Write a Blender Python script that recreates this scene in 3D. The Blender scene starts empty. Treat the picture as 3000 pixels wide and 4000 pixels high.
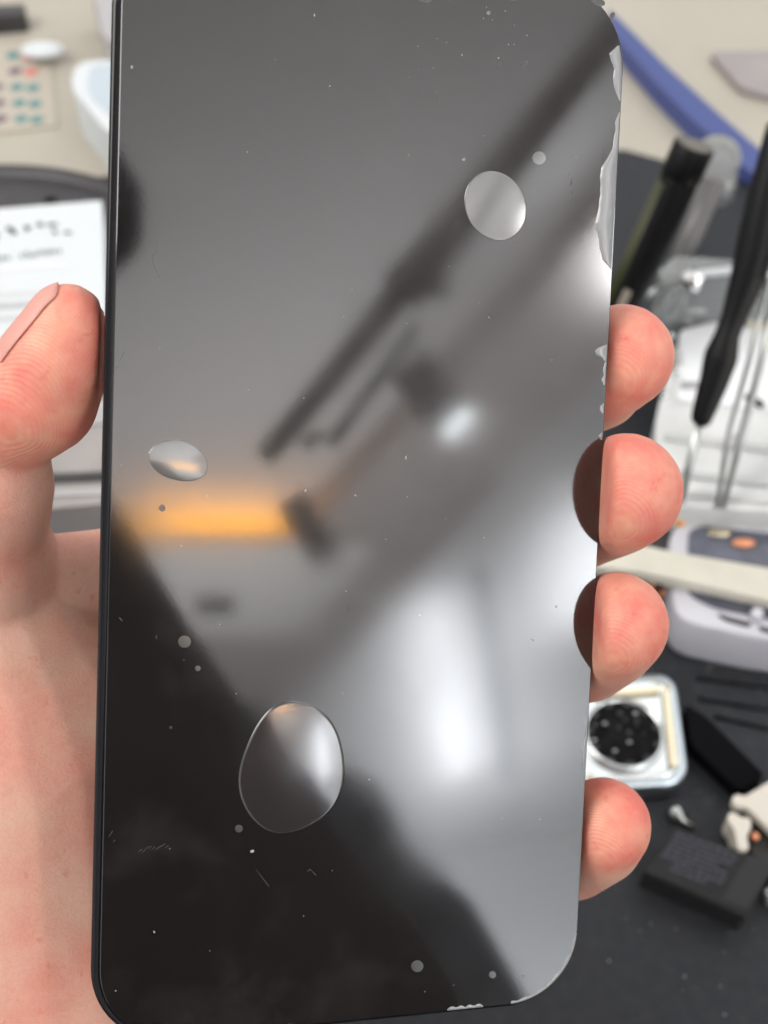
import bpy, bmesh, math, random
from mathutils import Vector, Matrix, noise
random.seed(7)
S = bpy.context.scene
COL = S.collection

# ---------------------------------------------------------------- camera
F = 2000 / math.tan(math.radians(22.5))          # focal length in photo pixels (3000 x 4000)
CAM_H = 0.33
cam_d = bpy.data.cameras.new('camera')
cam = bpy.data.objects.new('camera', cam_d)
COL.objects.link(cam)
cam_d.sensor_fit = 'VERTICAL'
cam_d.sensor_height = 24
cam_d.lens = 12 / math.tan(math.radians(22.5))
cam_d.clip_start = 0.005
cam_d.clip_end = 60
cam_d.dof.use_dof = True
cam_d.dof.focus_distance = 0.187
cam_d.dof.aperture_fstop = cam_d.lens / 2.35
cam_d.dof.aperture_blades = 0
cam.location = (0, 0, CAM_H)
cam.rotation_euler = (math.radians(40), 0, 0)     # looks 50 degrees down
S.camera = cam

# ---------------------------------------------------------------- world, exposure
w = bpy.data.worlds.new('World')
S.world = w
w.use_nodes = True
nt = w.node_tree
bg = nt.nodes['Background']
bg.inputs['Strength'].default_value = 0.78
tc = nt.nodes.new('ShaderNodeTexCoord')
sep = nt.nodes.new('ShaderNodeSeparateXYZ')
mr = nt.nodes.new('ShaderNodeMapRange')
mr.inputs['From Min'].default_value = -0.4
mr.inputs['From Max'].default_value = 0.9
rmp = nt.nodes.new('ShaderNodeValToRGB')
rmp.color_ramp.elements[0].color = (1.15, 1.12, 1.10, 1)
rmp.color_ramp.elements[1].color = (1.25, 1.25, 1.25, 1)
nt.links.new(tc.outputs['Generated'], sep.inputs[0])
nt.links.new(sep.outputs['Z'], mr.inputs['Value'])
nt.links.new(mr.outputs[0], rmp.inputs[0])
nt.links.new(rmp.outputs[0], bg.inputs['Color'])
S.view_settings.view_transform = 'Standard'
S.view_settings.look = 'None'
S.view_settings.exposure = 0
S.view_settings.gamma = 1
S.render.engine = 'CYCLES'
S.cycles.use_denoising = True
S.cycles.max_bounces = 8
S.cycles.caustics_reflective = False
S.cycles.caustics_refractive = False

# one big soft daylight lamp over the bench, up and to the right of the photographer
ld = bpy.data.lights.new('ceiling_softbox', 'AREA')
ld.shape = 'RECTANGLE'; ld.size = 1.7; ld.size_y = 1.3
ld.energy = 7.0
ld.color = (0.95, 0.98, 1.0)
lo = bpy.data.objects.new('ceiling_softbox', ld)
lo.location = (0.95, 0.75, 1.25)
lo.rotation_euler = (Vector((0.1, 0.12, 0.15)) - lo.location).to_track_quat('-Z', 'Y').to_euler()
COL.objects.link(lo)
ld2 = ld.copy(); ld2.size = 0.7; ld2.size_y = 0.7; ld2.energy = 12.0; ld2.color = (1.0, 0.97, 0.93)
lo2 = bpy.data.objects.new('left_fill', ld2)  # added fill from the left for palm and thumb, outside the reflection
lo2.location = (-0.75, 0.10, 1.05)
lo2.rotation_euler = (Vector((0.0, 0.12, 0.15)) - lo2.location).to_track_quat('-Z', 'Y').to_euler()
COL.objects.link(lo2)

# ---------------------------------------------------------------- geometry helpers
MC = Matrix.Translation((0, 0, CAM_H)) @ Matrix.Rotation(math.radians(40), 4, 'X')
O = Vector((0, 0, CAM_H))

def ray(u, v):
    return (MC.to_3x3() @ Vector(((u - 1500) / F, (2000 - v) / F, -1)))
def P(u, v, z):
    return O + ray(u, v) * z
def D(u, v, h=0.0):
    d = ray(u, v)
    return O + d * ((h - CAM_H) / d.z)

# pose of the phone, fitted to its four edges in the photograph
PW, PH, PT, PR = 0.0776, 0.161, 0.0080, 0.0122
a, b, c = 0.08492969, 0.27974053, -0.01663478
Rph = Matrix.Rotation(b, 3, 'Y') @ Matrix.Rotation(a, 3, 'X') @ Matrix.Rotation(c, 3, 'Z')
MPH = MC @ (Matrix.Translation((-0.00273786, 0.00078801, -0.18498929)) @ Rph.to_4x4())
MPHI = MPH.inverted()
G0 = MPH.translation
GN = (MPH.to_3x3() @ Vector((0, 0, 1))).normalized()

def on_glass(u, v, lz=0.0):
    """phone-local x, y of the photo pixel on the glass"""
    d = ray(u, v)
    p0 = G0 + GN * lz
    t = (p0 - O).dot(GN) / d.dot(GN)
    q = MPHI @ (O + d * t)
    return q.x, q.y
def refl(u, v):
    d = ray(u, v)
    t = (G0 - O).dot(GN) / d.dot(GN)
    g = O + d * t
    r = (d - 2 * d.dot(GN) * GN).normalized()
    return g, r
def C(u, v, z):            # where the reflected sight line meets the height z
    g, r = refl(u, v)
    return g + r * ((z - g.z) / r.z)
def T(u, v, t):            # a point at distance t along the reflected sight line
    g, r = refl(u, v)
    return g + r * t
def tr(px, t):             # radius of something px wide at that distance
    return px * (t + 0.19) / F

# ---------------------------------------------------------------- materials
def mat(name, col=(0.5, 0.5, 0.5), rough=0.5, metal=0.0, ior=1.45, emit=None, es=0.0, bump=0.0, bscale=400,
        var=0.0, vscale=60, trans=0.0, alpha=1.0, sss=0.0, coat=0.0):
    m = bpy.data.materials.new(name)
    m.use_nodes = True
    n = m.node_tree.nodes; l = m.node_tree.links
    p = n['Principled BSDF']
    p.inputs['Base Color'].default_value = (*col, 1)
    p.inputs['Roughness'].default_value = rough
    p.inputs['Metallic'].default_value = metal
    p.inputs['IOR'].default_value = ior
    p.inputs['Transmission Weight'].default_value = trans
    p.inputs['Alpha'].default_value = alpha
    p.inputs['Coat Weight'].default_value = coat
    if emit:
        p.inputs['Emission Color'].default_value = (*emit, 1)
        p.inputs['Emission Strength'].default_value = es
    tcn = n.new('ShaderNodeTexCoord')
    if var > 0:
        t = n.new('ShaderNodeTexNoise'); t.inputs['Scale'].default_value = vscale
        t.inputs['Detail'].default_value = 6
        l.new(tcn.outputs['Object'], t.inputs['Vector'])
        r = n.new('ShaderNodeValToRGB')
        r.color_ramp.elements[0].position = 0.3; r.color_ramp.elements[1].position = 0.7
        r.color_ramp.elements[0].color = (*[x * (1 - var) for x in col], 1)
        r.color_ramp.elements[1].color = (*[min(1, x * (1 + var)) for x in col], 1)
        l.new(t.outputs['Fac'], r.inputs[0]); l.new(r.outputs[0], p.inputs['Base Color'])
    if bump > 0:
        t = n.new('ShaderNodeTexNoise'); t.inputs['Scale'].default_value = bscale
        t.inputs['Detail'].default_value = 4
        l.new(tcn.outputs['Object'], t.inputs['Vector'])
        bn = n.new('ShaderNodeBump'); bn.inputs['Strength'].default_value = bump
        bn.inputs['Distance'].default_value = 0.0005
        l.new(t.outputs['Fac'], bn.inputs['Height']); l.new(bn.outputs[0], p.inputs['Normal'])
    return m

M = {}
M['case'] = mat('phone_case_black', (0.003, 0.003, 0.004), 0.5, ior=1.1)
M['rim'] = mat('polished_glass_rim', (0.004, 0.004, 0.006), 0.08, ior=1.38)
M['tray'] = mat('white_plastic', (0.53, 0.53, 0.575), 0.35, var=0.04)
M['traydark'] = mat('smoked_lid', (0.085, 0.09, 0.12), 0.2, var=0.35, vscale=120)
M['black'] = mat('black_plastic', (0.006, 0.006, 0.007), 0.4, ior=1.25)
M['blackmatte'] = mat('matte_black', (0.004, 0.004, 0.005), 0.8, ior=1.15)
M['grip'] = mat('grey_grip', (0.02, 0.019, 0.018), 0.6, ior=1.3)
M['steel'] = mat('steel', (0.50, 0.52, 0.50), 0.3, metal=1)
M['bright'] = mat('polished_aluminium', (0.66, 0.69, 0.69), 0.2, metal=1, bump=0.25, bscale=300)
M['aluside'] = mat('satin_aluminium', (0.55, 0.62, 0.66), 0.3, metal=1)
M['gold'] = mat('pale_gold_metal', (0.68, 0.60, 0.43), 0.25, metal=1)
M['beige'] = mat('beige_bench', (0.42, 0.39, 0.325), 0.5, var=0.06, vscale=9)
M['paper'] = mat('white_paper', (0.60, 0.635, 0.65), 0.6)
M['ink'] = mat('grey_ink', (0.08, 0.10, 0.11), 0.6)
M['inkpale'] = mat('pale_ink', (0.30, 0.32, 0.33), 0.6)
M['case_grey'] = mat('grey_plastic', (0.40, 0.39, 0.40), 0.4, var=0.1)
M['case_dark'] = mat('charcoal_plastic', (0.045, 0.043, 0.046), 0.4, var=0.25, vscale=50)
M['blue'] = mat('blue_plastic', (0.05, 0.073, 0.23), 0.4)
M['acrylic'] = mat('clear_acrylic', (0.85, 0.88, 0.88), 0.12, trans=0.75, ior=1.2)
M['frost'] = mat('frosted_plastic', (0.60, 0.61, 0.60), 0.35, var=0.18, vscale=45)
M['ridge'] = mat('ridge_plastic', (0.47, 0.48, 0.47), 0.4)
M['cream'] = mat('cream_bar', (0.56, 0.54, 0.46), 0.45, var=0.08, vscale=60)
M['ivory'] = mat('ivory_plastic', (0.66, 0.62, 0.54), 0.45)
M['copper'] = mat('copper', (0.75, 0.32, 0.17), 0.35, metal=0.6)
M['orange'] = mat('orange_plastic', (0.80, 0.30, 0.02), 0.4)
M['lens'] = mat('dark_cavity', (0.007, 0.007, 0.008), 0.5, ior=1.15, var=0.6, vscale=250, bump=0.6, bscale=300)
M['text'] = mat('printed_text', (0.06, 0.06, 0.085), 0.5)
M['teal'] = mat('teal_dot', (0.10, 0.24, 0.24), 0.5)
M['red'] = mat('red_dot', (0.62, 0.20, 0.17), 0.5)
M['plum'] = mat('plum_dot', (0.17, 0.12, 0.15), 0.5)
M['mauve'] = mat('mauve_sheet', (0.31, 0.285, 0.28), 0.5, var=0.1, vscale=30)
M['ceil'] = mat('ceiling_paint', (0.70, 0.69, 0.70), 0.9)
M['beam'] = mat('beam_paint', (0.49, 0.455, 0.445), 0.9)
M['arm'] = mat('arm_paint', (0.52, 0.49, 0.49), 0.6)
M['armlight'] = mat('arm_alloy', (0.62, 0.62, 0.64), 0.5)
M['cloth'] = mat('dark_clothing', (0.105, 0.080, 0.078), 0.9, var=0.3, vscale=14)
M['jacket'] = mat('slate_clothing', (0.27, 0.285, 0.33), 0.9, var=0.2, vscale=20)
def lamp_mat(name, col, s):
    return mat(name, (0.8, 0.8, 0.8), 0.5, emit=col, es=s)
M['lampcool'] = lamp_mat('lit_cool_tube', (0.92, 0.97, 1.0), 13)
M['lampcool2'] = lamp_mat('lit_cool_panel', (0.93, 0.97, 1.0), 3.0)
M['lampspot'] = lamp_mat('lit_spot', (0.92, 0.97, 1.0), 22)
M['lamporange'] = lamp_mat('lit_amber_strip', (1.0, 0.42, 0.03), 100)

# black glass with a strong clear reflection, very slightly orange-peeled
def glass_mat(name, ior, rough, diffuse, bumpd, scale):
    m = bpy.data.materials.new(name); m.use_nodes = True
    n = m.node_tree.nodes; l = m.node_tree.links
    p = n['Principled BSDF']
    p.inputs['Base Color'].default_value = (*diffuse, 1)
    p.inputs['Roughness'].default_value = rough
    p.inputs['IOR'].default_value = ior
    t0 = n.new('ShaderNodeTexCoord')
    t = n.new('ShaderNodeTexNoise'); t.inputs['Scale'].default_value = scale; t.inputs['Detail'].default_value = 3
    l.new(t0.outputs['Object'], t.inputs['Vector'])
    bn = n.new('ShaderNodeBump'); bn.inputs['Strength'].default_value = 1.0
    bn.inputs['Distance'].default_value = bumpd
    l.new(t.outputs['Fac'], bn.inputs['Height']); l.new(bn.outputs[0], p.inputs['Normal'])
    t2 = n.new('ShaderNodeTexNoise'); t2.inputs['Scale'].default_value = 35; t2.inputs['Detail'].default_value = 5
    l.new(t0.outputs['Object'], t2.inputs['Vector'])
    t3 = n.new('ShaderNodeTexNoise'); t3.inputs['Scale'].default_value = 60; t3.inputs['Detail'].default_value = 8; t3.inputs['Roughness'].default_value = .7
    l.new(t0.outputs['Object'], t3.inputs['Vector'])
    r3 = n.new('ShaderNodeValToRGB')
    r3.color_ramp.elements[0].position = 0.52; r3.color_ramp.elements[0].color = (*diffuse, 1)
    r3.color_ramp.elements[1].position = 0.75; r3.color_ramp.elements[1].color = (*[x + .013 for x in diffuse], 1)
    l.new(t3.outputs['Fac'], r3.inputs[0]); l.new(r3.outputs[0], p.inputs['Base Color'])
    mr_ = n.new('ShaderNodeMapRange')
    mr_.inputs['From Min'].default_value = 0.45; mr_.inputs['From Max'].default_value = 0.8
    mr_.inputs['To Min'].default_value = rough; mr_.inputs['To Max'].default_value = rough + 0.07
    l.new(t2.outputs['Fac'], mr_.inputs['Value']); l.new(mr_.outputs[0], p.inputs['Roughness'])
    return m
M['glass'] = glass_mat('film_on_black_glass', 1.80, 0.055, (0.008, 0.0072, 0.0070), 0.0000008, 1800)
M['disc'] = glass_mat('tiny_bubble_film', 1.85, 0.25, (0.022, 0.021, 0.02), 0.000002, 900)
M['bubble_pale'] = glass_mat('pale_air_bubble_film', 2.1, 0.11, (0.10, 0.102, 0.098), 0.000002, 900)
M['bubble'] = glass_mat('air_bubble_film', 1.98, 0.10, (0.024, 0.021, 0.021), 0.000002, 900)
M['gap'] = glass_mat('lifted_film_edge', 1.9, 0.32, (0.25, 0.255, 0.26), 0.000004, 900)
M['filmedge'] = mat('film_cut_edge', (0.30, 0.30, 0.30), 0.25)
M['dust'] = mat('pale_dust', (0.36, 0.36, 0.35), 0.7)
M['scratch'] = mat('fine_scratch', (0.085, 0.085, 0.085), 0.5)

def skin_mat():
    m = bpy.data.materials.new('skin'); m.use_nodes = True
    n = m.node_tree.nodes; l = m.node_tree.links
    p = n['Principled BSDF']
    p.inputs['Roughness'].default_value = 0.46
    p.inputs['IOR'].default_value = 1.4
    p.inputs['Subsurface Weight'].default_value = 0.35
    p.inputs['Subsurface Radius'].default_value = (1.0, 0.35, 0.2)
    p.inputs['Subsurface Scale'].default_value = 0.0022
    tcn = n.new('ShaderNodeTexCoord')
    at = n.new('ShaderNodeAttribute'); at.attribute_name = 'pad'
    def noise_(s, d=5, rough=0.6):
        t = n.new('ShaderNodeTexNoise'); t.inputs['Scale'].default_value = s; t.inputs['Detail'].default_value = d
        t.inputs['Roughness'].default_value = rough
        l.new(tcn.outputs['Object'], t.inputs['Vector']); return t
    def ramp(fac, p0, c0, p1, c1):
        r = n.new('ShaderNodeValToRGB')
        r.color_ramp.elements[0].position = p0; r.color_ramp.elements[0].color = (*c0, 1)
        r.color_ramp.elements[1].position = p1; r.color_ramp.elements[1].color = (*c1, 1)
        l.new(fac, r.inputs[0]); return r
    def mix(fac, c1, c2, mode='MIX'):
        x = n.new('ShaderNodeMixRGB'); x.blend_type = mode
        if isinstance(fac, float): x.inputs[0].default_value = fac
        else: l.new(fac, x.inputs[0])
        l.new(c1, x.inputs[1]); l.new(c2, x.inputs[2]); return x
    palm = ramp(noise_(75).outputs['Fac'], 0.30, (0.69, 0.345, 0.275), 0.70, (0.75, 0.49, 0.395))
    tip = ramp(noise_(120).outputs['Fac'], 0.35, (0.68, 0.20, 0.165), 0.65, (0.74, 0.375, 0.275))
    base = mix(at.outputs['Fac'], palm.outputs[0], tip.outputs[0])
    spots = ramp(noise_(420, 3).outputs['Fac'], 0.62, (1, 1, 1), 0.80, (0.90, 0.66, 0.62))
    base2 = mix(1.0, base.outputs[0], spots.outputs[0], 'MULTIPLY')
    l.new(base2.outputs[0], p.inputs['Base Color'])
    # friction ridges on the pads
    mp = n.new('ShaderNodeMapping'); mp.inputs['Rotation'].default_value = (0.3, 0.2, 0.35)
    l.new(tcn.outputs['Object'], mp.inputs['Vector'])
    wv = n.new('ShaderNodeTexWave'); wv.wave_type = 'BANDS'; wv.bands_direction = 'Y'
    wv.inputs['Scale'].default_value = 800; wv.inputs['Distortion'].default_value = 3.0
    wv.inputs['Detail'].default_value = 2; wv.inputs['Detail Scale'].default_value = 0.25
    l.new(mp.outputs[0], wv.inputs['Vector'])
    ml = n.new('ShaderNodeMath'); ml.operation = 'MULTIPLY'
    l.new(wv.outputs['Fac'], ml.inputs[0]); l.new(at.outputs['Fac'], ml.inputs[1])
    b1 = n.new('ShaderNodeBump'); b1.inputs['Strength'].default_value = 0.33; b1.inputs['Distance'].default_value = 0.00012
    l.new(ml.outputs[0], b1.inputs['Height'])
    # long fine creases on the palm: stretched noise, thin dark valleys
    mp2 = n.new('ShaderNodeMapping'); mp2.inputs['Rotation'].default_value = (0, 0, 0.45); mp2.inputs['Scale'].default_value = (1.0, 0.28, 1.0)
    l.new(tcn.outputs['Object'], mp2.inputs['Vector'])
    vz = n.new('ShaderNodeTexVoronoi'); vz.feature = 'DISTANCE_TO_EDGE'; vz.inputs['Scale'].default_value = 520
    nd = noise_(180, 3)
    vm = n.new('ShaderNodeMixRGB'); vm.inputs[0].default_value = 0.02
    l.new(mp2.outputs[0], vm.inputs[1]); l.new(nd.outputs['Color'], vm.inputs[2])
    l.new(vm.outputs[0], vz.inputs['Vector'])
    cr = n.new('ShaderNodeMapRange'); cr.inputs['From Max'].default_value = 0.12
    l.new(vz.outputs['Distance'], cr.inputs['Value'])
    inv = n.new('ShaderNodeMath'); inv.operation = 'SUBTRACT'; inv.inputs[0].default_value = 1.0
    l.new(at.outputs['Fac'], inv.inputs[1])
    ml2 = n.new('ShaderNodeMath'); ml2.operation = 'MULTIPLY'
    l.new(cr.outputs[0], ml2.inputs[0]); l.new(inv.outputs[0], ml2.inputs[1])
    b2 = n.new('ShaderNodeBump'); b2.inputs['Strength'].default_value = 0.2; b2.inputs['Distance'].default_value = 0.0002
    l.new(ml2.outputs[0], b2.inputs['Height']); l.new(b1.outputs[0], b2.inputs['Normal'])
    b3 = n.new('ShaderNodeBump'); b3.inputs['Strength'].default_value = 0.25; b3.inputs['Distance'].default_value = 0.0003
    l.new(noise_(160, 6, 0.65).outputs['Fac'], b3.inputs['Height']); l.new(b2.outputs[0], b3.inputs['Normal'])
    l.new(b3.outputs[0], p.inputs['Normal'])
    # pale ridges and slightly redder creases in the skin colour itself
    rr_ = ramp(ml.outputs[0], 0.0, (1, 1, 1), 1.0, (1.0, 0.93, 0.915))
    cc_ = ramp(ml2.outputs[0], 0.0, (0.97, 0.91, 0.89), 1.0, (1, 1, 1))
    one = mix(at.outputs['Fac'], cc_.outputs[0], rr_.outputs[0])
    b_old = base2.outputs[0]
    fin = mix(1.0, b_old, one.outputs[0], 'MULTIPLY')
    big = ramp(noise_(38, 3).outputs['Fac'], 0.35, (1.0, 0.88, 0.85), 0.65, (1, 1.04, 1.0))
    fin2 = mix(1.0, fin.outputs[0], big.outputs[0], 'MULTIPLY')
    l.new(fin2.outputs[0], p.inputs['Base Color'])
    return m
M['skin'] = skin_mat()
M['nail'] = mat('nail', (0.58, 0.28, 0.235), 0.45, ior=1.4)

def mat_mat():
    m = mat('rubber_mat', (0.030, 0.032, 0.037), 0.5, ior=1.35, bump=0.5, bscale=900)
    n = m.node_tree.nodes; l = m.node_tree.links; p = n['Principled BSDF']
    t0 = n.new('ShaderNodeTexCoord')
    t = n.new('ShaderNodeTexNoise'); t.inputs['Scale'].default_value = 260; t.inputs['Detail'].default_value = 5
    l.new(t0.outputs['Object'], t.inputs['Vector'])
    r = n.new('ShaderNodeValToRGB')
    e = r.color_ramp.elements
    e[0].position = 0.3; e[0].color = (0.017, 0.019, 0.023, 1)
    e[1].position = 0.66; e[1].color = (0.025, 0.027, 0.031, 1)
    x = e.new(0.74); x.color = (0.05, 0.052, 0.055, 1)
    l.new(t.outputs['Fac'], r.inputs[0]); l.new(r.outputs[0], p.inputs['Base Color'])
    return m
M['mat'] = mat_mat()

# ---------------------------------------------------------------- mesh builders
def tag(o, label=None, cat=None, group=None, kind=None):
    if label: o['label'] = label
    if cat: o['category'] = cat
    if group: o['group'] = group
    if kind: o['kind'] = kind
    return o

def obj(name, bm, m, parent=None, smooth=False, mats=None):
    me = bpy.data.meshes.new(name)
    bmesh.ops.recalc_face_normals(bm, faces=bm.faces)
    bm.to_mesh(me); bm.free()
    for x in (mats or [m]): me.materials.append(x)
    if smooth:
        for p in me.polygons: p.use_smooth = True
    o = bpy.data.objects.new(name, me)
    COL.objects.link(o)
    if parent is not None:
        o.parent = parent
        o.matrix_parent_inverse = parent.matrix_world.inverted()
    return o

def empty(name, loc):
    o = bpy.data.objects.new(name, None)
    o.empty_display_size = 0.01
    COL.objects.link(o); o.location = loc
    bpy.context.view_layer.update()
    return o

def prism(bm, pts, vec, mi=0):
    """solid between the polygon pts and the same polygon moved by vec"""
    n = len(pts)
    A = [bm.verts.new(p) for p in pts]; B = [bm.verts.new(Vector(p) + vec) for p in pts]
    fs = [bm.faces.new(A), bm.faces.new(B[::-1])]
    for i in range(n):
        fs.append(bm.faces.new((A[i], A[(i + 1) % n], B[(i + 1) % n], B[i])))
    for f in fs: f.material_index = mi
    return fs

def rounded(pts, r, seg=6):
    """round the corners of a polygon of Vectors"""
    out = []
    n = len(pts)
    for i in range(n):
        p = Vector(pts[i]); a_ = Vector(pts[i - 1]); b_ = Vector(pts[(i + 1) % n])
        da = (a_ - p); db = (b_ - p)
        ra = min(r, da.length * .45); rb = min(r, db.length * .45)
        s = p + da.normalized() * ra; e = p + db.normalized() * rb
        for k in range(seg + 1):
            t = k / seg
            out.append(s * (1 - t) ** 2 + p * 2 * t * (1 - t) + e * t * t)
    return out

def down(h): return Vector((0, 0, -h))

def loft(bm, loops, cap0=True, cap1=True, mi=0):
    rows = [[bm.verts.new(p) for p in lp] for lp in loops]
    n = len(rows[0])
    for a_, b_ in zip(rows, rows[1:]):
        for i in range(n):
            f = bm.faces.new((a_[i], a_[(i + 1) % n], b_[(i + 1) % n], b_[i])); f.material_index = mi; f.smooth = True
    if cap0: bm.faces.new(rows[0][::-1]).material_index = mi
    if cap1: bm.faces.new(rows[-1]).material_index = mi
    return rows

def tube(bm, pts, rad, seg=20, cap=True, mi=0):
    """tube through pts (Vectors) with radius per point"""
    loops = []
    up = Vector((0.13, 0.31, 0.94))
    for i, p in enumerate(pts):
        d = (pts[min(i + 1, len(pts) - 1)] - pts[max(i - 1, 0)]).normalized()
        x = d.cross(up).normalized(); y = d.cross(x).normalized()
        r = rad[i] if isinstance(rad, (list, tuple)) else rad
        loops.append([p + x * (r * math.cos(2 * math.pi * k / seg)) + y * (r * math.sin(2 * math.pi * k / seg)) for k in range(seg)])
    loft(bm, loops, cap, cap, mi)

def rrect(wd, ht, r, z, ox=0.0, oy=0.0, seg=14):
    pts = []
    for cx, cy, a0 in ((wd / 2 - r, ht / 2 - r, 0), (-wd / 2 + r, ht / 2 - r, 90), (-wd / 2 + r, -ht / 2 + r, 180), (wd / 2 - r, -ht / 2 + r, 270)):
        for k in range(seg + 1):
            t = math.radians(a0 + 90 * k / seg)
            pts.append(Vector((cx + ox + r * math.cos(t), cy + oy + r * math.sin(t), z)))
    return pts

def ellipsoid(bm, c, r, sub=3):
    mt = Matrix.Translation(c) @ Matrix.Diagonal((*((r, r, r) if isinstance(r, float) else r), 1))
    bmesh.ops.create_icosphere(bm, subdivisions=sub, radius=1, matrix=mt)

def chain(bm, pts, step=0.35):
    """overlapping spheres along (Vector, radius) points: a limb that tapers"""
    for (p0, r0), (p1, r1) in zip(pts, pts[1:]):
        L = (p1 - p0).length
        n = max(1, int(L / (min(r0, r1) * step)))
        for k in range(n):
            t = k / n
            ellipsoid(bm, p0.lerp(p1, t), r0 + (r1 - r0) * t)
    ellipsoid(bm, pts[-1][0], pts[-1][1])

def fuse(bm, voxel, smooth_it=4):
    me = bpy.data.meshes.new('tmp'); bm.to_mesh(me); bm.free()
    o = bpy.data.objects.new('tmp', me); COL.objects.link(o)
    md = o.modifiers.new('r', 'REMESH'); md.mode = 'VOXEL'; md.voxel_size = voxel; md.use_smooth_shade = True
    sm = o.modifiers.new('s', 'SMOOTH'); sm.factor = 0.5; sm.iterations = smooth_it
    dg = bpy.context.evaluated_depsgraph_get()
    ev = o.evaluated_get(dg)
    new = bpy.data.meshes.new_from_object(ev)
    bpy.data.objects.remove(o); bpy.data.meshes.remove(me)
    return new

def mobj(name, me, m, parent=None):
    me.materials.clear(); me.materials.append(m); me.name = name
    for p in me.polygons: p.use_smooth = True
    o = bpy.data.objects.new(name, me); COL.objects.link(o)
    if parent is not None:
        o.parent = parent; o.matrix_parent_inverse = parent.matrix_world.inverted()
    return o

# ================================================================ SETTING
bm = bmesh.new()
prism(bm, [Vector(p) for p in ((-1.6, -1.0, -0.004), (1.6, -1.0, -0.004), (1.6, 1.7, -0.004), (-1.6, 1.7, -0.004))], down(0.03))
tag(obj('desk', bm, M['beige']), 'beige workbench top behind the tools', None, kind='structure')

# the ceiling overhead, seen only in the glass of the phone
bm = bmesh.new()
prism(bm, [Vector(p) for p in ((-3.5, -4.2, 1.75), (4.2, -4.2, 1.75), (4.2, 1.2, 1.75), (-3.5, 1.2, 1.75))], Vector((0, 0, 0.05)))
tag(obj('ceiling', bm, M['ceil']), 'pale ceiling mirrored in the phone glass', None, kind='structure')
bm = bmesh.new()
prism(bm, [Vector(p) for p in ((-3.5, -4.2, -.9), (4.2, -4.2, -.9), (4.2, -4.2, 1.75), (-3.5, -4.2, 1.75))], Vector((0, -.1, 0)))
tag(obj('wall', bm, mat('wall_paint', (.78, .79, .80), .9)), 'pale rear wall mirrored low in the phone glass', None, kind='structure')
bm = bmesh.new()
zb = 1.68
prism(bm, [C(700, 2620, zb), C(1050, 2900, zb), C(2700, 1050, zb), C(2560, 640, zb)], Vector((0, 0, 0.066)))
tag(obj('ceiling_beam', bm, M['beam']), 'brown grey ceiling beam mirrored as a diagonal band', None, kind='structure')
bm = bmesh.new()
zl = 1.64
prism(bm, [C(150, 2125, zl), C(1460, 2135, zl), C(1180, 2470, zl), C(150, 2520, zl)], Vector((0, 0, 0.03)))
tag(obj('ceiling_ledge', bm, mat('ledge_paint', (.85, .84, .83), .9)), 'pale cove ledge under the ceiling', None, kind='structure')

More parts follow.
